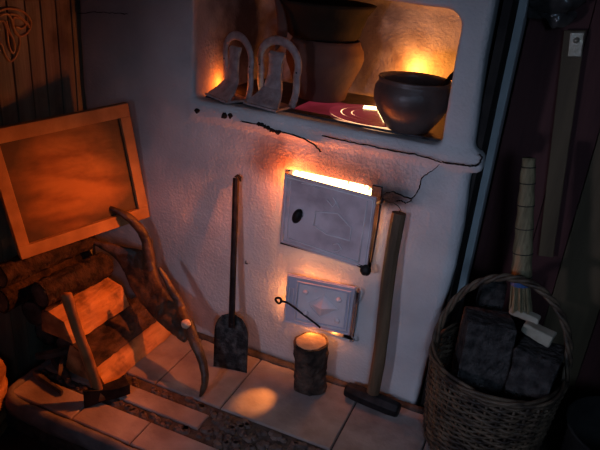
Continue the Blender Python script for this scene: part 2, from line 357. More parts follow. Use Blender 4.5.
# --- hearth slab with tiles, pebble bands and a worn lip
def hearth():
    mb = MB(); mb.cur = 0
    mb.box((-0.14, -0.284, -0.066), (1.44, 0.574, 0.116))
    mb.cur = 1
    rs = random.Random(4)
    def tile(x0, x1, y0, y1):
        g = 0.0022; h = rs.uniform(-0.0008, 0.001)
        cx, cy = (x0 + x1) / 2, (y0 + y1) / 2
        a, b = (x1 - x0) / 2 - g, (y1 - y0) / 2 - g
        e = 0.003
        pts = []
        for z, k in ((-0.012, 0), (-0.003 + h, 0), (h, e)):
            pts += [(cx - a + k, cy - b + k, z), (cx + a - k, cy - b + k, z), (cx + a - k, cy + b - k, z), (cx - a + k, cy + b - k, z)]
        fs = [(8, 9, 10, 11)]
        for l in (0, 4):
            for k in range(4): fs.append((l + k, l + (k + 1) % 4, l + 4 + (k + 1) % 4, l + 4 + k))
        mb.add(pts, fs)
    xs = [-0.85, -0.70, -0.49, -0.25, -0.02, 0.118, 0.36, 0.58]
    xs = [-0.85, -0.70, -0.49, -0.25, 0.118, 0.36, 0.58]
    for i in range(len(xs) - 1): tile(xs[i], xs[i + 1], -0.305, 0.0)
    for a, b in ((-0.85, -0.56), (-0.56, -0.262)): tile(a, b, -0.415, -0.345)
    fx = [-0.85, -0.61, -0.40, -0.11, 0.20, 0.40, 0.58]
    for i in range(len(fx) - 1): tile(fx[i], fx[i + 1], -0.555, -0.452)
    mb.cur = 2
    def band(x0, x1, y0, y1, n):
        for _ in range(n):
            x, y = rs.uniform(x0, x1), rs.uniform(y0, y1); r = rs.uniform(0.008, 0.016)
            k = 7; base = len(mb.v); ang = rs.uniform(0, 6)
            top = [(x + r * 0.6 * math.cos(ang + 6.283 * j / k) * rs.uniform(.8, 1.1), y + r * 0.5 * math.sin(ang + 6.283 * j / k), 0.0005) for j in range(k)]
            bot = [(x + r * math.cos(ang + 6.283 * j / k), y + r * 0.85 * math.sin(ang + 6.283 * j / k), -0.008) for j in range(k)]
            mb.add(bot + top, [tuple(range(k, 2 * k))] + [(j, (j + 1) % k, k + (j + 1) % k, k + j) for j in range(k)])
    band(-0.84, -0.25, -0.340, -0.312, 60); band(-0.84, -0.25, -0.447, -0.422, 55); band(-0.25, 0.57, -0.443, -0.315, 260)
    o = mb.build('hearth', [M['mortar'], M['tile'], M['pebble']])
    tag(o, kind='structure')
    lb = MB(); P = []
    path = catmull([(0.58, -0.568, 0), (0.2, -0.572, 0), (-0.3, -0.570, 0), (-0.70, -0.572, 0), (-0.81, -0.568, 0), (-0.855, -0.54, 0), (-0.862, -0.48, 0), (-0.862, -0.3, 0), (-0.862, 0.0, 0)], 14)
    path = [V((p.x, p.y, -0.030)) for p in path]
    lb.tube(path, 0.020, 10, flat=(V((0, 0, 1)), [0.036] * len(path)))
    l = lb.build('hearth_lip', M['lip'], o, smooth=True, noise_amp=0.005, noise_scale=14)
    # grout smear along the foot of the stove
    g = MB(); pts = [V((-0.85 + i * 0.0295, -0.008 + 0.006 * noise.noise(V((i * .7, 0, 0))), 0.0)) for i in range(41)]
    g.tube(pts, [0.017 + 0.008 * noise.noise(V((i * .9, 3, 0))) for i in range(41)], 8, flat=(V((0, 0, 1)), [0.010] * 41))
    g.build('grout', M['mortar'], o, smooth=True)
    return o
hearth()
mb = MB(); mb.box((0.1, -0.9, -0.15), (3.6, 3.4, 0.05)); tag(mb.build('floor', M['darkfloor']), kind='structure')

# --- plank wall on the left
mb = MB(); mb.cur = 1; mb.box((-1.026, -0.75, 0.80), (0.03, 2.8, 1.9))
mb.cur = 0; y = 0.60; rs = random.Random(9); k = 0
while y > -2.1:
    wd = 0.062 + rs.uniform(-.004, .006)
    mb.box((-1.001, y - wd / 2, 0.80), (0.022 + rs.uniform(-.002, .002), wd - 0.006, 1.9)); y -= wd
wl = mb.build('wall_left', [M['plank'], M['gap']]); tag(wl, kind='structure')

# --- board wall behind the basket, stove side with its shade painted on, and pale post
mb = MB(); x = 0.355; i = 0
for wd, c in ((0.165, 1), (0.10, 1), (0.15, 0), (0.12, 1), (0.13, 0), (0.16, 1), (0.2, 0), (0.2, 1), (0.3, 1)):
    mb.cur = c; mb.box((x + wd / 2, 0.37, 0.75), (wd - 0.003, 0.03, 1.8)); x += wd
mb.cur = 2; mb.box((1.1, 0.40, 0.75), (1.6, 0.02, 1.8))
tag(mb.build('wall_right', [M['olive'], M['maroon'], M['gap']]), kind='structure')
mb = MB(); mb.box((0.319, 0.13, 0.75), (0.022, 0.20, 1.8)); tag(mb.build('trim_1', M['sideblack'], noise_amp=0.003, sub=6), kind='structure')
mb = MB(); mb.box((0.326, 0.295, 0.75), (0.050, 0.11, 1.8)); tag(mb.build('trim_2', M['palepost'], bevel=0.004), kind='structure')

# ------------------------------------------------------------------ stove doors
def quadframe(TL, TR, BR, BL):
    n = (TR - TL).cross(BL - TL).normalized()
    if n.y > 0: n = -n
    def P(u, v, h=0.0):            # u right 0..1, v up 0..1, h outwards
        return (BL * (1 - u) + BR * u) * (1 - v) + (TL * (1 - u) + TR * u) * v + n * h
    return P, n
def qbox(mb, P, u0, u1, v0, v1, h0, h1, inset=0.0):
    i = inset
    mb.hexa([P(u0, v0, h0), P(u1, v0, h0), P(u1, v1, h0), P(u0, v1, h0), P(u0 + i, v0 + i, h1), P(u1 - i, v0 + i, h1), P(u1 - i, v1 - i, h1), P(u0 + i, v1 - i, h1)])

def firebox_door():
    t = thing('firebox_door', 'large silver-grey cast stove door glowing at its top edge', 'stove door', (-0.07, -0.03, 0.44))
    yl, yr = -0.052, -0.040
    P, n = quadframe(Wy(284.5, 173, yl), Wy(377, 197.5, yr), Wy(367, 270, yr), Wy(280.5, 242, yl))
    # frame set into the wall
    f = MB()
    x0, x1, z0, z1 = -0.217, 0.085, 0.452, 0.712
    fy0, fy1 = -0.007, 0.02
    for (a, b, c, d) in ((x0, -0.206, z0, 0.698), (0.056, x1, z0, z1), (x0, x1, z0, 0.482)):
        f.box(((a + b) / 2, (fy0 + fy1) / 2, (c + d) / 2), (b - a, fy1 - fy0, d - c))
    f.build('door_frame', M['castiron'], t)
    d = MB(); qbox(d, P, 0, 1, 0, 1, -0.004, 0.003, 0.004)
    o = d.build('panel', M['door'], t, bevel=0.0012)
    r = MB()                                   # raised rims and the cast hexagon, with the two small cast marks
    def line(pts, rad=0.0024, h=0.004): r.tube([P(u, v, h) for u, v in pts], rad, 6)
    line([(.03, .04), (.03, .96), (.97, .96), (.97, .04), (.03, .04)], 0.003, 0.003)
    line([(.10, .10), (.90, .08)], 0.0024); line([(.90, .08), (.91, .93)], 0.0026)
    line([(.08, .10), (.08, .92)], 0.0014)
    line([(.37, .40), (.38, .60), (.62, .66), (.78, .52), (.78, .34), (.52, .33), (.37, .40)], 0.0028)
    line([(.49, .80), (.56, .73), (.59, .80)]); line([(.55, .86), (.63, .74)])
    line([(.60, .22), (.66, .25), (.70, .19), (.66, .14), (.61, .13)])
    line([(.2, .93), (.28, .945), (.4, .93)], 0.0016)
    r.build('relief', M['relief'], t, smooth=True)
    h = MB()                                   # the dark oval pull on the left
    pc = [P(.13 + .0, .54), P(.15, .42), P(.19, .36), P(.235, .35), P(.25, .42), P(.225, .52), P(.18, .585)]
    c = P(.185, .47, 0.004)
    h.lathe([(0.001, -0.002), (0.023, 0.0), (0.026, 0.006), (0.018, 0.014), (0.001, 0.016)], V((0, 0, 0)), 20)
    rot = V((0, 0, 1)).rotation_difference(n).to_matrix()
    tilt = Matrix.Rotation(-0.35, 3, n)
    h.v = [c + tilt @ V((rot @ v).to_tuple()) * 1.0 for v in h.v]
    for i, v in enumerate(h.v):
        q = v - c; ax = tilt @ V((1, 0, 0)); q -= ax * q.dot(ax) * 0.45; h.v[i] = c + q
    tag(h.build('handle', M['iron'], t, smooth=True), 'dark oval pull')
    k = MB()
    kp = Wy(366, 270, -0.050)
    k.lathe([(0.001, -0.01), (0.012, -0.008), (0.017, 0.0), (0.016, 0.008), (0.009, 0.014), (0.001, 0.015)], kp, 16, 0.15, V((0, -1, 0)))
    k.tube([kp + V((-0.03, 0.01, 0.006)), kp + V((0, 0.005, 0))], 0.006, 8)
    tag(k.build('latch_knob', M['iron'], t, smooth=True), 'round black latch knob')
    g = MB()
    gp = Wy(381, 203, -0.03)
    g.tube([Wy(377, 203, -.02), Wy(381, 202, -.03), Wy(383, 199, -.03)], [0.004, 0.005, 0.004], 8)
    g.tube([Wy(380, 205, -.022), Wy(378, 220, -.022), Wy(374, 245, -.022), Wy(371, 262, -.022)], 0.0035, 8)
    g.build('hinge', M['castiron'], t, smooth=True)
    return t
firebox_door()

def ash_door():
    t = thing('ash_door', 'small silver stove door with raised diamond, hanging open above the short log', 'stove door', (-0.06, -0.03, 0.17))
    yl, yr = -0.036, -0.022
    P, n = quadframe(Wy(287.5, 273.5, yl), Wy(356, 287, yr), Wy(349.5, 335.5, yr), Wy(283.8, 321.5, yl))
    f = MB(); x0, x1, z0, z1 = -0.172, 0.062, 0.182, 0.352
    for (a, b, c, d) in ((x0, -0.155, z0, z1), (0.03, x1, z0, z1), (x0, x1, z0, 0.20), (x0, x1, 0.335, z1)):
        f.box(((a + b) / 2, 0.0, (c + d) / 2), (b - a, 0.022, d - c))
    f.build('door_frame', M['steel'], t)
    d = MB(); qbox(d, P, 0, 1, 0, 1, -0.003, 0.002, 0.004); d.build('panel', M['ashdoor'], t, bevel=0.001)
    r = MB()
    def line(pts, rad=0.002, h=0.003): r.tube([P(u, v, h) for u, v in pts], rad, 6)
    line([(.02, .03), (.02, .97), (.98, .97), (.98, .03), (.02, .03)], 0.0022, 0.002)
    line([(.17, .10), (.17, .90), (.94, .90), (.94, .10), (.17, .10)], 0.003, 0.004)
    line([(.34, .50), (.55, .26), (.80, .50), (.57, .74), (.34, .50)], 0.0022, 0.006)
    qbox(r, P, 0.20, 0.90, 0.15, 0.85, 0.001, 0.0048, 0.0)
    # diamond pyramid
    a, b, cc, dd, tp = P(.36, .50, .005), P(.55, .28, .005), P(.78, .50, .005), P(.57, .72, .005), P(.565, .50, .022)
    r.add([a, b, cc, dd, tp], [(0, 1, 4), (1, 2, 4), (2, 3, 4), (3, 0, 4)])
    for u, v in ((.30, .72), (.79, .70), (.80, .27), (.33, .30)):
        r.lathe([(0.010, 0.003), (0.009, 0.009), (0.005, 0.013), (0.0005, 0.014)], P(u, v), 14, 0, n)
    line([(.66, .10), (.90, .09)], 0.004); line([(.18, .10), (.36, .09)], 0.004)
    # vertical slot frame at the left
    line([(.055, .38), (.055, .74), (.12, .74), (.12, .38), (.055, .38)], 0.002, 0.003)
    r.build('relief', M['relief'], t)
    l = MB(); e = [P(-.06, .46, .012), P(.06, .43, .009), P(.30, .28, .012), P(.50, .14, .012), P(.57, .07, .010)]
    l.tube(catmull(e, 5), 0.0032, 8)
    rc = P(-.09, .46, .012); l.tube([rc + V((0.010 * math.cos(a), 0.002 * math.sin(a * 2), 0.010 * math.sin(a))) for a in [i * 6.283 / 14 for i in range(14)]], 0.004, 8, closed=True)
    tag(l.build('latch_rod', M['iron'], t, smooth=True), 'black hooked latch rod with a ring end')
    h = MB()
    h.tube([Wy(359, 289, -.022), Wy(360, 292, -.026), Wy(358, 300, -.026), Wy(356, 303, -.02)], 0.003, 8)
    h.tube([Wy(356, 291, -.02), Wy(354, 318, -.022), Wy(351, 336, -.022)], 0.0025, 8)
    rc = Wy(351.5, 339, -.03); h.tube([rc + V((0.008 * math.cos(a), 0, 0.009 * math.sin(a))) for a in [i * 0.42 - 2.4 for i in range(11)]], 0.0028, 8)
    h.build('hinge', M['steel'], t, smooth=True)
ash_door()

# ------------------------------------------------------------------ fire
def flame_mesh(mb, p, r, h, seed):
    rs = random.Random(seed); prof = []
    for i in range(9):
        t = i / 8; prof.append((max(r * (math.sin(math.pi * (0.18 + 0.82 * t)) ** 0.9) * (1 - 0.3 * t), 0.0005), t * h))
    b = len(mb.v); mb.lathe(prof, p, 10, 0.5, None, seed)
    for i in range(b, len(mb.v)):
        q = mb.v[i]; t = (q.z - p[2]) / h
        q.x += 0.35 * r * math.sin(t * 5 + seed); q.y += 0.2 * r * math.sin(t * 4 + seed * 2)
mb = MB()
for i in range(38): flame_mesh(mb, (-0.198 + i * 0.0062, 0.052 + 0.016 * (i % 3), 0.490), 0.026, 0.214 + 0.010 * ((i * 7) % 5) / 5 - 0.0011 * i, i + 1)
for i in range(20): flame_mesh(mb, (-0.190 + i * 0.0118, 0.105, 0.500), 0.024, 0.202 - 0.0014 * i, i + 60)
tag(mb.build('fire', M['flame'], smooth=True), 'orange flames burning behind the large stove door', 'fire', kind='stuff')
mb = MB(); rs = random.Random(3)
for i in range(40):
    mb.lathe([(0.0005, -0.012), (0.012, -0.006), (0.013, 0.004), (0.0005, 0.012)], (rs.uniform(-.15, .03), rs.uniform(.02, .2), 0.208 + rs.uniform(0, .02)), 7, 0.4, None, i)
tag(mb.build('ember_bed', M['ember']), 'red embers glowing behind the small stove door', 'embers', kind='stuff')
FIRE = (1.0, 0.17, 0.018)
FIREY = (1.0, 0.30, 0.055)
# firelight at the open edges of the doors
lamp('firelight', 'POINT', (-0.165, -0.016, 0.635), 1.3, FIRE, 0.006)
lamp('firelight', 'POINT', (-0.200, -0.030, 0.685), 0.7, FIRE, 0.006)
fb = lamp('firelight_beam', 'SPOT', (-0.226, -0.050, 0.725), 25.0, (1.0, 0.18, 0.015), 0.006, (-0.75, -0.46, 0.30))
fb.data.spot_size = math.radians(98); fb.data.spot_blend = 1.0
eb = lamp('ember_beam', 'SPOT', (-0.115, -0.045, 0.185), 7.0, FIREY, 0.004, (-0.165, -0.215, 0.0))
eb.data.spot_size = math.radians(30); eb.data.spot_blend = 1.0
lamp('firelight', 'POINT', (-0.14, -0.022, 0.678), 0.40, FIRE, 0.006)
lamp('firelight', 'POINT', (-0.05, -0.022, 0.668), 0.30, FIRE, 0.006)
lamp('firelight', 'POINT', (0.03, -0.022, 0.660), 0.15, FIRE, 0.006)
lamp('firelight', 'POINT', (0.065, -0.024, 0.60), 0.04, FIREY, 0.004)
lamp('firelight', 'POINT', (-0.07, 0.10, 0.60), 1.5, FIREY, 0.03)
lamp('emberlight', 'POINT', (-0.155, -0.019, 0.30), 0.45, FIREY, 0.006)
lamp('emberlight', 'POINT', (-0.155, -0.019, 0.23), 0.40, FIREY, 0.006)
lamp('emberlight', 'POINT', (-0.10, -0.018, 0.333), 0.50, FIREY, 0.006)
lamp('emberlight', 'POINT', (-0.02, -0.014, 0.334), 0.50, FIREY, 0.006)
lamp('emberlight', 'POINT', (-0.08, -0.018, 0.195), 0.28, FIREY, 0.006)
lamp('emberlight', 'POINT', (0.0, -0.014, 0.195), 0.3, FIREY, 0.006)
# fire under the hotplate, at its open slits
lamp('hotplate_light', 'POINT', (0.034, 0.404, 0.972), 2.1, (1.0, 0.30, 0.035), 0.010)
lamp('hotplate_light', 'POINT', (-0.522, 0.150, 0.888), 0.42, (1.0, 0.17, 0.015), 0.012)
lamp('hotplate_light', 'POINT', (-0.06, 0.36, 0.885), 0.03, (1.0, 0.25, 0.12), 0.02)

# ------------------------------------------------------------------ hotplate with glowing rings
def hotplate():
    t = thing('hotplate', 'cast iron hotplate with pink glowing rings behind the dark round pot', 'hotplate', (-0.02, 0.2, 0.85))
    c = V((-0.005, 0.168, 0.8695))
    p = MB()                                     # plate with a round hole
    n = 64; R = 0.150; x0, x1, y0, y1 = -0.53, 0.225, 0.040, 0.43
    ring = [V((c.x + R * math.cos(6.28319 * k / n), min(max(c.y + R * math.sin(6.28319 * k / n), y0 + .002), y1), 0)) for k in range(n)]
    outer = []
    for k in range(n):
        a = 6.28319 * k / n; dx, dy = math.cos(a), math.sin(a); ts = []
        if dx > 1e-6: ts.append((x1 - c.x) / dx)
        if dx < -1e-6: ts.append((x0 - c.x) / dx)
        if dy > 1e-6: ts.append((y1 - c.y) / dy)
        if dy < -1e-6: ts.append((y0 - c.y) / dy)
        s = min(ts); outer.append(V((c.x + dx * s, c.y + dy * s, 0)))
    for k in range(n):
        j = (k + 1) % n
        for z0, z1 in ((0.861, 0.868),):
            a, b, d, e = ring[k], ring[j], outer[j], outer[k]
            p.hexa([V((q.x, q.y, z0)) for q in (a, b, d, e)] + [V((q.x, q.y, z1)) for q in (a, b, d, e)])
    # corners of the plate
    p.box((x0 + 0.12, 0.235, 0.8645), (0.24, 0.39, 0.0066)); p.box((0.195, 0.235, 0.8645), (0.06, 0.39, 0.0066))
    p.box((-0.15, 0.40, 0.8645), (0.75, 0.06, 0.0066))
    p.build('plate', M['castiron'], t)
    for (ri, ro) in ((0.1125, 0.1475), (0.080, 0.1085), (0.004, 0.0762)):
        r = MB(); m = 56
        prof = [(ri, 0.0015), (ri, 0.003), (ro, 0.003), (ro, 0.0015)]
        vs = []; fs = []
        for (rr, z) in prof:
            for k in range(m): a = 6.28319 * k / m; vs.append((c.x + rr * math.cos(a), c.y + min(rr * math.sin(a), 1) * 0.86, c.z - 0.001 + z))
        for i in range(4):
            for k in range(m): fs.append((i * m + k, i * m + (k + 1) % m, ((i + 1) % 4) * m + (k + 1) % m, ((i + 1) % 4) * m + k))
        r.add(vs, fs); tag(r.build('burner_ring', M['ring'], t), 'iron ring glowing pink')
    q = MB(); q.box((-0.12, 0.172, 0.8676), (0.25, 0.185, 0.0016)); tag(q.build('glowing_strip', M['ringdim'], t), 'plate area glowing deep pink')
    g = MB(); g.lathe([(0.001, 0), (0.146, 0), (0.146, 0.001), (0.001, 0.001)], (0, 0, 0), 40)
    g.v = [V((c.x + v.x, c.y + v.y * .86, c.z - 0.0008 + v.z)) for v in g.v]
    g.build('fire_gap', M['hot'], t)
    for z1, q4 in ((0.8735, ((363, 108.5), (377, 110), (376, 106.5), (364, 105.5))), (0.8735, ((383.5, 122), (386, 122), (380, 110.5), (377.5, 110.5))), (0.871, ((249, 100.5), (257, 102), (257, 100.6), (249, 99.4)))):
        s = MB(); s.hexa([Fl(x, y, z) for z in (0.868, z1) for (x, y) in q4]); s.build('open_slit', M['flame'], t)
hotplate()

# ------------------------------------------------------------------ pots
def pot(name, label, cat, prof, c, m, parts=()):
    t = thing(name, label, cat, c); mb = MB(); mb.lathe(prof, c, 56, 0.01)
    mb.build('body', m, t, smooth=True); return t
pc = V((0.112, 0.084, 0.8695))
pot('clay_pot', 'dark rounded clay pot with a wide mouth at the right end of the niche', 'pot',
    [(0.001, 0), (0.058, 0), (0.063, 0.004), (0.074, 0.020), (0.093, 0.048), (0.107, 0.078), (0.109, 0.098), (0.108, 0.115), (0.100, 0.128), (0.099, 0.134), (0.102, 0.141),
     (0.100, 0.144), (0.092, 0.138), (0.091, 0.128), (0.100, 0.112), (0.100, 0.085), (0.084, 0.05), (0.056, 0.018), (0.001, 0.014)], pc, M['potglaze'])
mb = MB(); mb.tube(catmull([(0.150, 0.10, 0.960), (0.190, 0.125, 1.010), (0.212, 0.14, 1.036)], 4), [0.005] * 5 + [0.007, 0.008, 0.008, 0.006], 8, flat=(V((0, 1, 0)), [0.004] * 9))
tag(mb.build('wooden_spoon', M['bowl'], smooth=True), 'dark spoon handle leaning out of the rounded pot to the right', 'spoon')
jc = V((-0.235, 0.285, 0.869))
pot('clay_jar', 'big brown clay jar standing in the niche under the black bowl', 'jar',
    [(0.001, 0), (0.078, 0), (0.082, 0.004), (0.088, 0.03), (0.104, 0.07), (0.122, 0.11), (0.128, 0.135), (0.124, 0.158), (0.112, 0.178), (0.108, 0.19), (0.104, 0.19), (0.104, 0.17), (0.11, 0.14), (0.09, 0.06), (0.07, 0.012), (0.001, 0.010)], jc, M['clay'])
bc = V((-0.245, 0.285, 1.060))
pot('black_bowl', 'wide black bowl resting on the mouth of the big clay jar', 'bowl',
    [(0.001, 0.0), (0.104, 0.0), (0.116, 0.010), (0.124, 0.045), (0.134, 0.075), (0.152, 0.100), (0.158, 0.108), (0.150, 0.110), (0.130, 0.088), (0.118, 0.06), (0.108, 0.016), (0.001, 0.010)], bc, M['bowl'])
# brown cloth fold hanging beside the bowl
mb = MB()
P = [(Wy(274, -8, .17), 0.004), (Wy(279, 6, .17), 0.012), (Wy(282, 22, .17), 0.017), (Wy(282, 34, .17), 0.018), (Wy(278, 44, .17), 0.010), (Wy(276, 50, .17), 0.003)]
pts = catmull([p for p, _ in P], 5); rd = lerpl([r for _, r in P], 5)
mb.tube(pts, rd, 10, flat=(V((0, 1, 0)), [0.006] * len(pts)))
tag(mb.build('dish_cloth', M['clay'], smooth=True), 'brown folded cloth hanging in the niche left of the black bowl', 'cloth')

# ------------------------------------------------------------------ horseshoe stands
def horseshoe_stand(c, rz, label, s=1.0, ws=1.0):
    t = thing('horseshoe_stand', label, 'horseshoe', c, 'horseshoe stands in the niche')
    R = Matrix.Rotation(rz, 3, 'Z')
    def T(x, y, z): return V(c) + R @ (V((x * ws, y, z)) * s)
    a = MB(); pts = []
    N = 26
    for i in range(N + 1):
        th = math.pi * (-0.22 + 1.44 * i / N)
        pts.append(T(0.053 * math.cos(th), 0.012 - 0.012 * (0.11 + 0.06 * math.sin(th)) / 0.17, 0.118 + 0.060 * math.sin(th) * (1.0 if math.sin(th) > 0 else 1.35)))
    # heels run down to the base
    pts = [T(0.040, 0.010, 0.004), T(0.050, 0.008, 0.045)] + pts[2:-2] + [T(-0.050, 0.008, 0.045), T(-0.040, 0.010, 0.004)]
    n = (R @ V((0, -1, 0.05))).normalized()
    a.tube(catmull(pts, 3), [0.0125 * s] * ((len(pts) - 1) * 3 + 1), 8, flat=(n, [0.006 * s] * ((len(pts) - 1) * 3 + 1)))
    a.build('horseshoe', M['horseshoe'], t, smooth=True)
    k = MB()
    for sg in (-1, 1):
        for th in (0.05, 0.35, 0.68, 0.98):
            a2 = math.pi / 2 + sg * (math.pi / 2 - th + 0.25)
            p = T(0.053 * math.cos(a2), -0.0005, 0.118 + 0.060 * math.sin(a2) * (1 if math.sin(a2) > 0 else 1.35))
            k.lathe([(0.0028, 0), (0.0026, 0.0008), (0.0004, 0.001)], p, 8, 0, (R @ V((0, -1, 0))))
    tag(k.build('nail_hole', M['crack'], t), 'row of dark nail holes', kind='stuff')
    q = MB(); prof = [(0.044, 0.0, -0.066), (0.043, 0.010, -0.058), (0.034, 0.028, -0.036), (0.025, 0.050, -0.018), (0.018, 0.085, -0.013), (0.017, 0.120, -0.012), (0.021, 0.140, -0.010), (0.019, 0.148, -0.006)]
    vs = []; fs = []; m = 8
    for (hw, z, y) in prof:
        for j in range(m + 1): u = -1 + 2 * j / m; vs.append(T(hw * u, y - 0.004 * (1 - u * u), z))
    for (hw, z, y) in prof:
        for j in range(m + 1): u = -1 + 2 * j / m; vs.append(T(hw * u, y + 0.007, z))
    L = len(prof) * (m + 1)
    for i in range(len(prof) - 1):
        for j in range(m):
            a0 = i * (m + 1) + j; fs.append((a0, a0 + 1, a0 + m + 2, a0 + m + 1)); fs.append((L + a0, L + a0 + 1, L + a0 + m + 2, L + a0 + m + 1))
        for j in (0, m): a0 = i * (m + 1) + j; fs.append((a0, a0 + m + 1, L + a0 + m + 1, L + a0))
    for i in (0, len(prof) - 1):
        for j in range(m): a0 = i * (m + 1) + j; fs.append((a0, a0 + 1, L + a0 + 1, L + a0))
    q.add(vs, fs); q.build('tongue_plate', M['horseshoe'], t, smooth=False)
    b = MB(); b.hexa([T(x, y, z) for z in (0, 0.006) for (x, y) in ((-0.046, -0.070), (0.046, -0.070), (0.042, 0.016), (-0.042, 0.016))])
    b.build('base', M['horseshoe'], t)
horseshoe_stand((-0.308, 0.085, 0.869), -0.25, 'grey horseshoe stand nearer the pots, turned a little to the left', 1.08, 1.30)
horseshoe_stand((-0.448, 0.085, 0.869), -0.48, 'grey horseshoe stand at the left end, turned sideways beside the orange glow', 1.06, 1.28)

# ------------------------------------------------------------------ nail in wall
mb = MB(); a = Wy(246, 260, 0.005); mb.tube([a, a + V((0.01, -0.022, 0)), a + V((0.018, -0.024, 0.001))], 0.0018, 6)
tag(mb.build('nail', M['iron']), 'bent nail sticking out of the white wall beside the shovel', 'nail')

# ------------------------------------------------------------------ shovel
def shovel():
    t = thing('coal_shovel', 'black iron shovel standing upright against the white wall', 'shovel', (-0.3, -0.13, 0))
    bl, br = V((-0.371, -0.142, 0.004)), V((-0.256, -0.117, 0.002)); top = V((-0.345, -0.070, 0.186))
    mid = (bl + br) / 2; up = (top - mid); H = up.length; up.normalize(); sx = (br - bl).normalized(); Wd = (br - bl).length / 2
    n = sx.cross(up).normalized()
    if n.y > 0: n = -n
    mb = MB(); vs = []; fs = []; NI, NJ = 14, 10
    def hw(t): return Wd * (1.0 if t < 0.62 else math.sqrt(max(1 - ((t - 0.62) / 0.38) ** 2, 0.0)) * 0.96 + 0.04)
    for side in (0, 1):
        for i in range(NI + 1):
            t_ = i / NI
            for j in range(NJ + 1):
                u = -1 + 2 * j / NJ
                d = 0.010 * (abs(u) ** 4) * (0.4 + 0.6 * t_) - 0.004
                vs.append(mid + up * (H * t_) + sx * (u * hw(t_)) + n * (d + (0 if side == 0 else -0.003)))
    L = (NI + 1) * (NJ + 1)
    for i in range(NI):
        for j in range(NJ):
            a0 = i * (NJ + 1) + j
            for o in (0, L): fs.append((o + a0, o + a0 + 1, o + a0 + NJ + 2, o + a0 + NJ + 1))
        for j in (0, NJ): a0 = i * (NJ + 1) + j; fs.append((a0, a0 + NJ + 1, L + a0 + NJ + 1, L + a0))
    for j in range(NJ):
        fs.append((j, j + 1, L + j + 1, L + j)); a0 = NI * (NJ + 1) + j; fs.append((a0, a0 + 1, L + a0 + 1, L + a0))
    mb.add(vs, fs); mb.build('blade', M['shovel'], t, smooth=True)
    h = MB(); e = Wy(236, 178, -0.016); s = top - up * 0.05 + n * 0.004
    pts = [s + (e - s) * k / 10 for k in range(11)]
    h.tube(pts, [0.012] * 3 + [0.0115] * 8, 8, flat=(V((0, -1, 0)), [0.005] * 11))
    h.tube([e, e + V((0.004, 0.004, 0.006)), e + V((0.012, 0.006, 0.002)), e + V((0.014, 0.004, -0.010))], [0.008, 0.007, 0.005, 0.003], 8)
    for q in (0.012, 0.036): h.lathe([(0.0045, 0), (0.0045, 0.003), (0.0005, 0.005)], s + up * q + n * 0.005, 8, 0, n)
    h.build('handle', M['iron'], t)
shovel()

# ------------------------------------------------------------------ short log in front of the ash door
def round_log(name, label, a, b, r, bark, end, group=None, jit=0.12, seed=1, cat='log'):
    a = V(a); b = V(b); ax = (b - a); L = ax.length; ax.normalize()
    t = thing(name, label, cat, a, group)
    mb = MB(); prof = [(r * (1 + 0.03 * math.sin(i * 2.1 + seed)), L * i / 12) for i in range(13)]
    mb.lathe([(r * 0.86, 0.0)] + prof + [(r * 0.86, L)], a, 36, jit, ax, seed)
    mb.build('bark', bark, t, smooth=False, noise_amp=0.0035, noise_scale=60)
    e = MB(); e.lathe([(0.0005, -0.002), (r * 0.88, -0.0015), (r * 0.88, L + 0.0015), (0.0005, L + 0.002)], a, 36, jit, ax, seed)
    e.build('cut_wood', end, t); return t
round_log('short_log', 'short round log standing on end below the small stove door', (-0.044, -0.070, 0.002), (-0.058, -0.070, 0.172), 0.054, M['bark'], M['endgrain'], seed=2)

# ------------------------------------------------------------------ sledgehammer
def sledge():
    t = thing('sledgehammer', 'long-handled sledgehammer standing on its head against the white wall', 'sledgehammer', (0.165, -0.07, 0))
    c = V((0.167, -0.068, 0.0275)); R = Matrix.Rotation(-0.10, 3, 'Z')
    mb = MB(); prof = [(-0.092, 0.72), (-0.086, 0.9), (-0.06, 1.0), (-0.02, 1.03), (0.02, 1.03), (0.06, 1.0), (0.086, 0.9), (0.092, 0.72)]
    vs = []; fs = []; K = 8
    for (x, s) in prof:
        for k in range(K):
            a = math.pi / 8 + k * math.pi / 4; vs.append(c + R @ V((x, 0.029 * s * math.cos(a), 0.0275 * s * math.sin(a))))
    for i in range(len(prof) - 1):
        for k in range(K): fs.append((i * K + k, i * K + (k + 1) % K, (i + 1) * K + (k + 1) % K, (i + 1) * K + k))
    fs.append(tuple(range(K))); fs.append(tuple((len(prof) - 1) * K + k for k in range(K)))
    mb.add(vs, fs); mb.build('head', M['iron'], t, bevel=0.002)
    h = MB(); e = Wy(399, 213, -0.030); s = c + V((-0.002, 0, 0.0)); pts = [s + (e - s) * k / 14 + V((0.004 * math.sin(k * .45), 0, 0)) for k in range(15)]
    h.tube(pts, [0.0215 - 0.001 * abs(math.sin(k)) for k in range(15)], 12, flat=(V((0, -1, 0)), [0.015] * 15))
    h.build('handle', M['handle'], t, smooth=False)
    k = MB(); k.tube([e + V((0, 0, -0.002)), e + V((0.002, 0.0, 0.012)), e + V((-0.006, 0.004, 0.018)), e + V((-0.022, 0.01, 0.022)), e + V((-0.040, 0.014, 0.018))], 0.0012, 5)
    k.build('string', M['string'], t)
sledge()

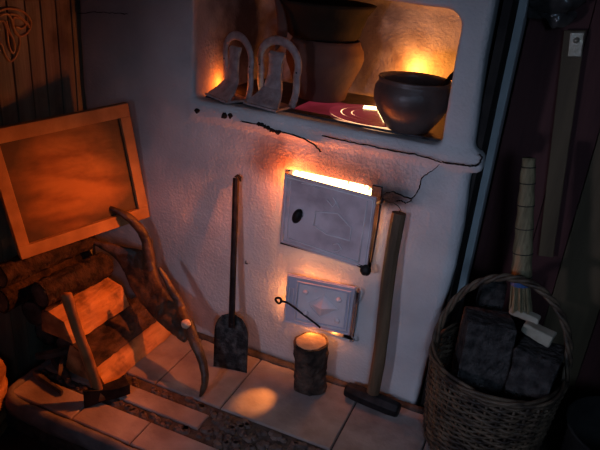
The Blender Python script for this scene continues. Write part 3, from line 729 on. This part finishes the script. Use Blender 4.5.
# ------------------------------------------------------------------ framed wooden board
def board():
    TL, TR, BR, BL = V((-0.927, -0.460, 0.790)), V((-0.757, -0.053, 0.824)), V((-0.714, -0.010, 0.424)), V((-0.885, -0.417, 0.389))
    O = TL; u = (TR - TL); Wd = u.length; u.normalize(); v = (BL - TL); Hh = v.length; v.normalize()
    n = u.cross(v).normalized()
    if n.x < 0: n = -n
    t = thing('framed_board', 'tilted wooden board in a pine frame, glowing orange at the left', 'board', (BL + BR) / 2)
    def P(a, b, h): return TL + (TR - TL) * a + (BL - TL) * b + ((BR - BL) - (TR - TL)) * (a * b) + n * h
    def bar(a0, a1, b0, b1, name='frame_rail'):
        mb = MB(); mb.hexa([P(a0, b0, -0.024), P(a1, b0, -0.024), P(a1, b1, -0.024), P(a0, b1, -0.024), P(a0, b0, 0), P(a1, b0, 0), P(a1, b1, 0), P(a0, b1, 0)])
        mb.build(name, M['pine'], t, bevel=0.0015)
    w_, h_ = 0.078, 0.105
    bar(0, 1, 0, h_); bar(0.0, 1.0, 1 - 0.10, 1); bar(0, w_, h_, 0.90); bar(1 - w_, 1, h_, 0.90)
    mb = MB(); mb.hexa([P(a, b, h) for h in (-0.020, -0.013) for (a, b) in ((0.05, 0.08), (0.95, 0.08), (0.95, 0.94), (0.05, 0.94))])
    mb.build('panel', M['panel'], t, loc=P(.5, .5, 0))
board()

# ------------------------------------------------------------------ wood pile
def split_log(name, label, a, b, sec, barkidx, seed=0, matw=None, group='split firewood leaning in the pile'):
    """a,b axis ends; sec list of (side, up) section points; barkidx = indices of section edges covered with bark"""
    a = V(a); b = V(b); ax = (b - a).normalized(); up = V((0, 0, 1)); up = (up - ax * up.dot(ax)).normalized(); sd = ax.cross(up).normalized()
    if sd.x < 0: sd = -sd
    t = thing(name, label, 'log', a, group)
    # densify section
    pts = []; flag = []
    for i in range(len(sec)):
        p, q = sec[i], sec[(i + 1) % len(sec)]
        for k in range(5): f = k / 5; pts.append((p[0] + (q[0] - p[0]) * f, p[1] + (q[1] - p[1]) * f)); flag.append(i in barkidx)
    n = len(pts); NS = 22
    mb = MB(); vs = []; fs = []
    cx = sum(p[0] for p in pts) / n; cy = sum(p[1] for p in pts) / n
    def pt(s, j, off=0.0):
        f = s / NS; c = a + (b - a) * f; p = pts[j]
        k = 1 + 0.05 * noise.noise(V((f * 3, j * 0.3, seed))) + 0.04 * noise.noise(V((f * 9, j * 0.9, seed + 5)))
        x, y = cx + (p[0] - cx) * k, cy + (p[1] - cy) * k
        if off:
            r = math.hypot(x - cx, y - cy); x += (x - cx) / r * off; y += (y - cy) / r * off
        return c + sd * x + up * y
    for s in range(NS + 1):
        for j in range(n): vs.append(pt(s, j))
    for s in range(NS):
        for j in range(n): fs.append((s * n + j, s * n + (j + 1) % n, (s + 1) * n + (j + 1) % n, (s + 1) * n + j))
    fs.append(tuple(range(n))); fs.append(tuple(NS * n + j for j in range(n)))
    mb.add(vs, fs); mb.build('split_wood', matw or M['split'], t, noise_amp=0.0015, noise_scale=50)
    k = MB()
    for j in range(n):
        if not flag[j]: continue
        j2 = (j + 1) % n
        vs = []; rs = random.Random(seed + j)
        for s in range(NS + 1):
            o = 0.005 + 0.005 * noise.noise(V((s * 0.9, j * 0.8, seed))); o2 = 0.005 + 0.005 * noise.noise(V((s * 0.9, (j + 1) * 0.8, seed)))
            vs += [pt(s, j, 0.0005), pt(s, j2, 0.0005), pt(s, j2, max(o2, .002)), pt(s, j, max(o, .002))]
        fs = [(0, 1, 2, 3), (NS * 4, NS * 4 + 1, NS * 4 + 2, NS * 4 + 3)]
        for s in range(NS):
            for q in range(4): fs.append((s * 4 + q, s * 4 + (q + 1) % 4, s * 4 + 4 + (q + 1) % 4, s * 4 + 4 + q))
        k.add(vs, fs)
    k.build('bark', M['bark'], t); return t
split_log('split_log', 'split log lying lowest on the hearth, bark on top and bright orange side face',
          (-0.655, -0.40, 0.0), (-0.645, -0.040, 0.0), [(0.050, 0.004), (0.008, 0.068), (-0.035, 0.098), (-0.09, 0.118), (-0.12, 0.01)], (1, 2), 3)
split_log('split_log', 'split log stacked upper in the pile behind the axe handle, broad orange face',
          (-0.790, -0.40, 0.132), (-0.775, -0.14, 0.136), [(0.065, 0.00), (0.035, 0.070), (-0.03, 0.085), (-0.06, 0.07), (-0.07, 0.0)], (2,), 8)
LG = 'round logs stacked under the framed board'
logs = [
    ((-0.930, -0.32, 0.050), (-0.930, -0.03, 0.050), 0.046), ((-0.822, -0.34, 0.046), (-0.822, -0.03, 0.046), 0.040),
    ((-0.928, -0.36, 0.152), (-0.928, -0.04, 0.152), 0.048),
    ((-0.848, -0.40, 0.268), (-0.812, -0.14, 0.268), 0.044), ((-0.942, -0.47, 0.255), (-0.942, -0.10, 0.255), 0.042),
    ((-0.925, -0.47, 0.345), (-0.885, -0.14, 0.345), 0.036)]
LBL = ['round log lowest at the left of the pile, in deep shade', 'round log lying low behind the split logs', 'round log in the middle left of the dark pile',
       'dark bark-covered log end just below the lower board frame', 'grey round log end at the far left edge of the pile', 'thin round log directly beneath the board corner']
for i, (a, b, r) in enumerate(logs):
    round_log('round_log', LBL[i], a, b, r, M['logbark'], M['dimwood'], LG, seed=i + 3)
# kindling on the floor at the left
KG = 'kindling sticks lying on the hearth by the axe'
for i, (a, b, s, lb) in enumerate((((-0.84, -0.46, 0.012), (-0.70, -0.49, 0.012), (0.022, 0.02), 'short dark kindling stick lying left of the axe head'),
                               ((-0.86, -0.36, 0.014), (-0.72, -0.44, 0.014), (0.035, 0.022), 'grey weathered board piece lying left of the axe handle'),
                               ((-0.80, -0.36, 0.062), (-0.738, -0.46, 0.040), (0.02, 0.018), 'bent dark stick crossing the grey board piece'),
                               ((-0.85, -0.44, 0.060), (-0.76, -0.34, 0.06), (0.05, 0.02), 'grey broken plank end jutting out under the upper split log'))):
    a, b = V(a), V(b); t_ = (b - a).normalized(); mb = MB()
    mb.tube([a, a + (b - a) * .3, a + (b - a) * .7 + V((0, 0, .002)), b], [s[0] / 2 * k for k in (.7, 1, .9, .5)], 6, flat=(V((0, 0, 1)), [s[1] / 2] * 4))
    tag(mb.build('kindling_stick', M['dimwood'], noise_amp=0.002, noise_scale=40), lb, 'kindling', KG)
# upright stump cut off by the left edge
round_log('chopping_block', 'large stump at the far lower left with one side lit orange', (-0.972, -0.62, -0.123), (-0.972, -0.62, 0.06), 0.125, M['split'], M['endgrain'], seed=21, jit=0.05)

# ------------------------------------------------------------------ axe
def axe():
    t = thing('axe', 'axe with a wooden handle leaning on the logs, dark head down on the hearth', 'axe', (-0.57, -0.43, 0))
    a, b = V((-0.607, -0.500, 0.028)), V((-0.535, -0.385, 0.030))
    ax = (b - a).normalized(); L = (b - a).length; up = V((0, 0, 1)); sd = ax.cross(up).normalized()
    mb = MB()
    prof = [(-0.00, 0.002, 0.036, 0), (0.02, 0.007, 0.032, 0), (0.05, 0.012, 0.025, 0), (0.085, 0.020, 0.021, 0), (0.115, 0.022, 0.021, 0), (0.136, 0.021, 0.021, 0)]
    vs = []; fs = []
    for (x, th, hh, _) in prof:
        c = a + ax * (x * L / 0.136)
        for sx, sz in ((-1, -1), (1, -1), (1, 1), (-1, 1)): vs.append(c + sd * (sx * th) + up * (sz * hh * (0.8 if sz < 0 else 1)))
    for i in range(len(prof) - 1):
        for k in range(4): fs.append((i * 4 + k, i * 4 + (k + 1) % 4, i * 4 + 4 + (k + 1) % 4, i * 4 + 4 + k))
    fs.append((0, 1, 2, 3)); fs.append(tuple((len(prof) - 1) * 4 + k for k in range(4)))
    mb.add(vs, fs); mb.build('head', M['iron'], t, bevel=0.0015)
    h = MB(); s = a + ax * (L * 0.36) ; e = Wy(66, 294, -0.46); e2 = e
    pts = catmull([s + V((0, 0, -0.015)), s + (e - s) * .33, s + (e - s) * .66 + V((-0.003, 0, 0)), e], 5)
    h.tube(pts, [0.020] * 8 + [0.018] * 5 + [0.020] * 3, 10, flat=(V((0, 1, 0)), [0.013] * 16))
    h.build('handle', M['axehandle'], t, smooth=True)
axe()

# ------------------------------------------------------------------ antler
def antler():
    t = thing('antler', 'large palmed antler leaning between the wood pile and the white wall', 'antler', (-0.322, -0.293, 0))
    def A(px, py, off=0.0):                       # plane y = -0.293 + 0.41 z, its upper end lying back against the wall
        d = 0.085 * min(max((338 - py) / 65, 0), 1)
        r = ray(px, py); s = (-0.293 + d + 0.41 * CAM.z - CAM.y) / (r.y - 0.41 * r.z)
        return CAM + r * s + V((0, -1, 0.41)).normalized() * off
    nrm = V((0, -1, 0.41)).normalized()
    K = 1 / 325.0                                  # metres per pixel there
    def chain(mb, pl, th, m=5):
        P = catmull([A(x, y, o) for (x, y, w, o) in pl], m); wd = lerpl([w * K for (_, _, w, _) in pl], m)
        tt = lerpl(th, m) if isinstance(th, list) else [th] * len(P)
        mb.tube(P, wd, 12, flat=(nrm, [min(a, b * 1.0) for a, b in zip(tt, [max(q, .002) for q in wd])]))
    mb = MB()
    chain(mb, [(126, 207, 2.0, .115), (134, 212, 3.4, .10), (143, 220, 4.8, .07), (149, 235, 5.6, .03), (150, 252, 6.5, .01), (150, 268, 8, 0), (153, 283, 9, 0), (161, 298, 10, 0), (173, 312, 9, 0), (187, 324, 8, 0), (193, 338, 6.5, 0), (199, 352, 5.2, 0), (204, 368, 4.4, 0), (205, 382, 3.8, 0), (202, 392, 2.8, 0), (200, 397, 1.4, 0)], 0.016)
    chain(mb, [(97, 237, 2.2, .07), (108, 243, 4, .055), (122, 251, 8, .03), (132, 262, 16, 0), (140, 278, 17, 0), (150, 296, 14, 0), (166, 312, 10, 0), (184, 322, 6, 0)], 0.010)
    chain(mb, [(118, 250, 3, .03), (132, 252, 5, 0), (145, 258, 7, 0), (150, 272, 8, 0)], 0.010)
    chain(mb, [(128, 276, 2, 0), (140, 290, 7, 0), (153, 306, 9, 0), (166, 320, 8, 0), (178, 332, 6, 0), (186, 340, 4, 0)], 0.010)
    chain(mb, [(175, 266, 2.0, .10), (178, 275, 3.2, .085), (180, 286, 4.0, .06), (181, 297, 4.8, .03), (183, 308, 5.5, .01), (184, 318, 6.5, 0)], 0.012)
    chain(mb, [(182, 310, 5, .01), (187, 318, 5.5, .014), (190, 322, 5, .018)], 0.016)
    o = mb.build('beam', M['antler'], t, smooth=True)
    # fuse the tines into one skin
    m = o.modifiers.new('r', 'REMESH'); m.mode = 'VOXEL'; m.voxel_size = 0.0032
    m2 = o.modifiers.new('s', 'SMOOTH'); m2.iterations = 4; m2.factor = 0.5
    dg = bpy.context.evaluated_depsgraph_get(); me = bpy.data.meshes.new_from_object(o.evaluated_get(dg)); o.modifiers.clear()
    for v in me.vertices: v.co += v.normal * 0.0022 * noise.noise(v.co * 45)
    for p in me.polygons: p.use_smooth = True
    me.materials.clear(); me.materials.append(M['antler']); o.data = me
    b = MB(); b.lathe([(0.001, -0.010), (0.013, -0.008), (0.0165, 0.0), (0.013, 0.008), (0.001, 0.011)], A(190, 323, 0.024), 18, 0.15, V((0.4, -0.9, 0.1)).normalized())
    tag(b.build('burr', M['antlertip'], t, smooth=True), 'pale rounded sawn end')
antler()

# ------------------------------------------------------------------ ornament on planks
mb = MB(); XP = -0.987
def L(pts, r=0.0035):
    P = catmull([Px(x / 4.5, y / 4.5, XP) for x, y in pts], 5); mb.tube(P, r, 6)
L([(-20, 60), (0, 48), (40, 38), (90, 46), (128, 75), (140, 108), (125, 145), (95, 162), (70, 150), (60, 110), (62, 80), (95, 85), (116, 110), (95, 128), (70, 120)])
L([(0, 70), (30, 62), (50, 85), (62, 130), (85, 165), (88, 200), (72, 250), (48, 276), (24, 250), (8, 205), (-10, 190)])
L([(-10, 100), (14, 96), (30, 130), (36, 190), (52, 235), (66, 225), (60, 180), (40, 140), (28, 95)])
L([(45, 62), (85, 72), (125, 110), (130, 125)])
tag(mb.build('wall_ornament', M['rope'], smooth=True), 'looped orange vine ornament on the plank wall at upper left', 'ornament')

# ------------------------------------------------------------------ wicker basket
BC = V((0.500, -0.066, 0.0)); BR_, BB, BH = 0.180, 0.150, 0.300
def basket():
    t = thing('wicker_basket', 'round wicker basket with a hooped handle, full of dark logs', 'basket', BC)
    def R(z): f = z / BH; return BB + (BR_ - BB) * (f ** 0.7)
    mb = MB(); NS = 32; rows = 30; rs = random.Random(5)
    for k in range(rows):
        z = 0.012 + (BH - 0.02) * k / (rows - 1); pts = []
        for i in range(NS * 3):
            a = 2 * math.pi * i / (NS * 3); ph = math.pi * (i / 3.0 + k)
            pts.append(BC + V(((R(z) + 0.005 * math.cos(ph)) * math.cos(a), (R(z) + 0.005 * math.cos(ph)) * math.sin(a), z + 0.004 * noise.noise(V((math.cos(a) * 3, math.sin(a) * 3, k * .6))))))
        mb.tube(pts, rs.uniform(0.0038, 0.0056), 6, closed=True)
    mb.build('weave', M['wicker'], t, smooth=True)
    s = MB()
    for i in range(NS):
        a = 2 * math.pi * i / NS
        s.tube([BC + V((R(z) * math.cos(a), R(z) * math.sin(a), z)) for z in (0.003, .1, .2, BH)], 0.0042, 6)
    tag(s.build('stake', M['wicker'], t, smooth=True), kind='stuff')
    b = MB(); b.lathe([(0.001, 0.002), (BB, 0.002), (BB, 0.010), (0.001, 0.010)], BC, 32); b.build('bottom', M['wicker'], t)
    r = MB()
    for q in range(3):
        pts = []
        for i in range(120):
            a = 2 * math.pi * i / 120; ph = a * 3 + q * 2.094
            pts.append(BC + V(((BR_ + 0.007 * math.cos(ph)) * math.cos(a), (BR_ + 0.007 * math.cos(ph)) * math.sin(a), BH + 0.007 * math.sin(ph) + 0.003 * noise.noise(V((math.cos(a) * 4, math.sin(a) * 4, q))))))
        r.tube(pts, 0.0055, 6, closed=True)
    r.build('rim', M['wicker'], t, smooth=True)
    h = MB(); c = BC + V((0, -0.0, BH - 0.03))
    for q in range(3):
        pts = []
        for i in range(90):
            f = i / 89; a = math.pi * f; ph = f * 34 + q * 2.094
            base = c + V((-BR_ * 1.0 * math.cos(a), 0.0, 0.295 * math.sin(a) ** 0.85))
            rad = V((-math.cos(a), 0, math.sin(a)))
            pts.append(base + rad * (0.006 * math.cos(ph)) + V((0, 0.007 * math.sin(ph), 0)))
        h.tube(pts, 0.0056, 6)
    h.build('handle', M['wicker'], t, smooth=True)
basket()
# firewood in the basket
def chunk(label, pts8, m, name='firewood_chunk', cat='firewood', group='dark firewood chunks in the basket', amp=0.006, end=None):
    mb = MB(); mb.hexa([V(p) for p in pts8]); o = mb.build(name, m, None, bevel=0.006, sub=5, noise_amp=amp, noise_scale=18, loc=V(pts8[0]))
    return tag(o, label, cat, group)
def frustum(c, ax, side, L, w0, d0, w1, d1):
    c = V(c); ax = V(ax).normalized(); side = V(side); side = (side - ax * side.dot(ax)).normalized(); o = ax.cross(side)
    out = []
    for s, w_, d in ((0, w0, d0), (1, w1, d1)):
        q = c + ax * (L * s)
        out += [q - side * w_ - o * d, q + side * w_ - o * d, q + side * w_ + o * d, q - side * w_ + o * d]
    return out
chunk('large dark log chunk filling the left half of the basket', frustum((0.462, -0.075, 0.09), (-0.03, 0.10, 1), (1, 0.25, 0), 0.33, 0.068, 0.074, 0.066, 0.060), M['darklog'])
chunk('large dark log chunk filling the right half of the basket', frustum((0.592, -0.095, 0.07), (0.03, 0.12, 1), (1, -0.15, 0), 0.31, 0.046, 0.085, 0.058, 0.068), M['darklog'])
chunk('dark pointed log wedge standing at the back left of the basket', frustum((0.44, 0.072, 0.12), (0.0, 0.10, 1), (1, 0.3, 0), 0.34, 0.05, 0.030, 0.035, 0.018), M['darklog'])
kg = 'pale split birch pieces on top of the basket'
chunk('pale birch stick end in the basket, just below the broom bristles', frustum((0.500, 0.02, 0.430), (1, -0.15, -0.10), (0, 1, 0), 0.085, 0.016, 0.013, 0.018, 0.010), M['birch'], 'birch_kindling', 'kindling', kg, 0.003)
chunk('pale striped birch block end at the right on top of the basket', frustum((0.545, -0.01, 0.405), (1, -0.25, -0.15), (0, 1, 0), 0.085, 0.020, 0.014, 0.022, 0.020), M['birch'], 'birch_kindling', 'kindling', kg, 0.003)

# ------------------------------------------------------------------ whisk broom standing in the basket
def broom():
    t = thing('straw_broom', 'straw whisk broom standing handle up in the wicker basket', 'broom', Wy(521, 306, 0.02))
    a, b = Wy(529, 158, 0.055), Wy(521, 278, 0.02); bot = Wy(521, 310, 0.01)
    ax = (a - b); n = 24; mb = MB(); pts = [b + ax * (i / n) for i in range(n + 1)]
    rad = [0.028 - 0.0105 * (i / n) + 0.0012 * math.sin(i * 1.3) for i in range(n + 1)]
    mb.tube(pts, rad, 16); mb.build('handle', M['straw'], t, smooth=True)
    u = ax.normalized(); p0 = u.orthogonal().normalized(); p1 = u.cross(p0)
    for f, r in ((0.02, 0.0285), (0.22, 0.0265), (0.43, 0.024), (0.62, 0.022), (0.80, 0.020), (0.93, 0.019)):
        c = b + ax * f; s = MB(); s.tube([c + (p0 * math.cos(k) + p1 * math.sin(k)) * r for k in [j * 6.283 / 18 for j in range(18)]], 0.0016, 6, closed=True); s.build('binding', M['string'], t)
    q = MB(); c = b - ax.normalized() * 0.012; q.tube([c + u * 0.008, c - u * 0.008], 0.0275, 18); tag(q.build('band', M['blue'], t), 'blue band')
    r = MB(); d = (bot - c); rs = random.Random(2)
    for i in range(70):
        an = rs.uniform(0, 6.283); rr = math.sqrt(rs.random()) * 0.024
        o = (p0 * math.cos(an) + p1 * math.sin(an)) * rr
        r.tube([c + o, c + d * 0.6 + o * 1.15, c + d * rs.uniform(.92, 1.05) + o * 1.3], 0.003, 5)
    tag(r.build('bristles', M['straw'], t), kind='stuff')
broom()

# ------------------------------------------------------------------ things hanging or leaning at the right
def long_board():
    t = thing('hanging_plank', 'narrow olive brown plank leaning on the dark board wall at upper right', 'plank', Wy(548, 260, .33))
    mb = MB(); a, b = Wy(575, 30, 0.335), Wy(546, 255, 0.335); n = V((0, -1, 0)); ax = (a - b).normalized(); s = ax.cross(n).normalized()
    q = []
    for off in (0.0, 0.014):
        for c, w_ in ((b, 0.022), (a, 0.028)): q += [c - s * w_ + n * off, c + s * w_ + n * off]
    mb.hexa([q[0], q[1], q[3], q[2], q[4], q[5], q[7], q[6]]); mb.build('plank', M['olive'], t, bevel=0.002)
    p = MB(); c = Wy(576, 44, 0.335) + n * 0.016; m = MB()
    p.hexa([c - s * .020 - ax * .035, c + s * .020 - ax * .035, c + s * .020 + ax * .035, c - s * .020 + ax * .035] + [v + n * 0.006 for v in (c - s * .017 - ax * .032, c + s * .017 - ax * .032, c + s * .017 + ax * .032, c - s * .017 + ax * .032)])
    p.lathe([(0.009, 0.005), (0.008, 0.010), (0.004, 0.013), (0.0005, 0.014)], c + ax * 0.012, 14, 0, n)
    tag(p.build('metal_plate', M['brass'], t, bevel=0.001), 'worn metal plate with a shiny stud')
long_board()
mb = MB()
P = catmull([Wy(527, 2, .30), Wy(537, 9, .29), Wy(548, 12, .28), Wy(560, 16, .28), (Wy(574, 12, .30))], 6)
mb.tube(P, lerpl([0.018, 0.026, 0.022, 0.026, 0.018], 6), 12)
P = catmull([Wy(530, -12, .30), Wy(545, -6, .28), Wy(562, -2, .28), Wy(578, -2, .30)], 6); mb.tube(P, lerpl([0.04, 0.05, 0.05, 0.03], 6), 12)
tag(mb.build('leather_bag', M['leather'], smooth=True, sub=1, noise_amp=0.014, noise_scale=22), 'crumpled glossy black bag hanging at the top right', 'bag')
# dark round bucket behind the basket at the lower right edge
bk = thing('black_bucket', 'black round bucket in the lower right corner beside the basket', 'bucket', (0.87, -0.02, -0.125))
mb = MB(); mb.lathe([(0.001, 0), (0.125, 0), (0.150, 0.28), (0.156, 0.285), (0.150, 0.29), (0.144, 0.28), (0.12, 0.012), (0.001, 0.010)], (0.87, -0.02, -0.124), 40)
mb.build('body', M['sideblack'], bk, smooth=True)
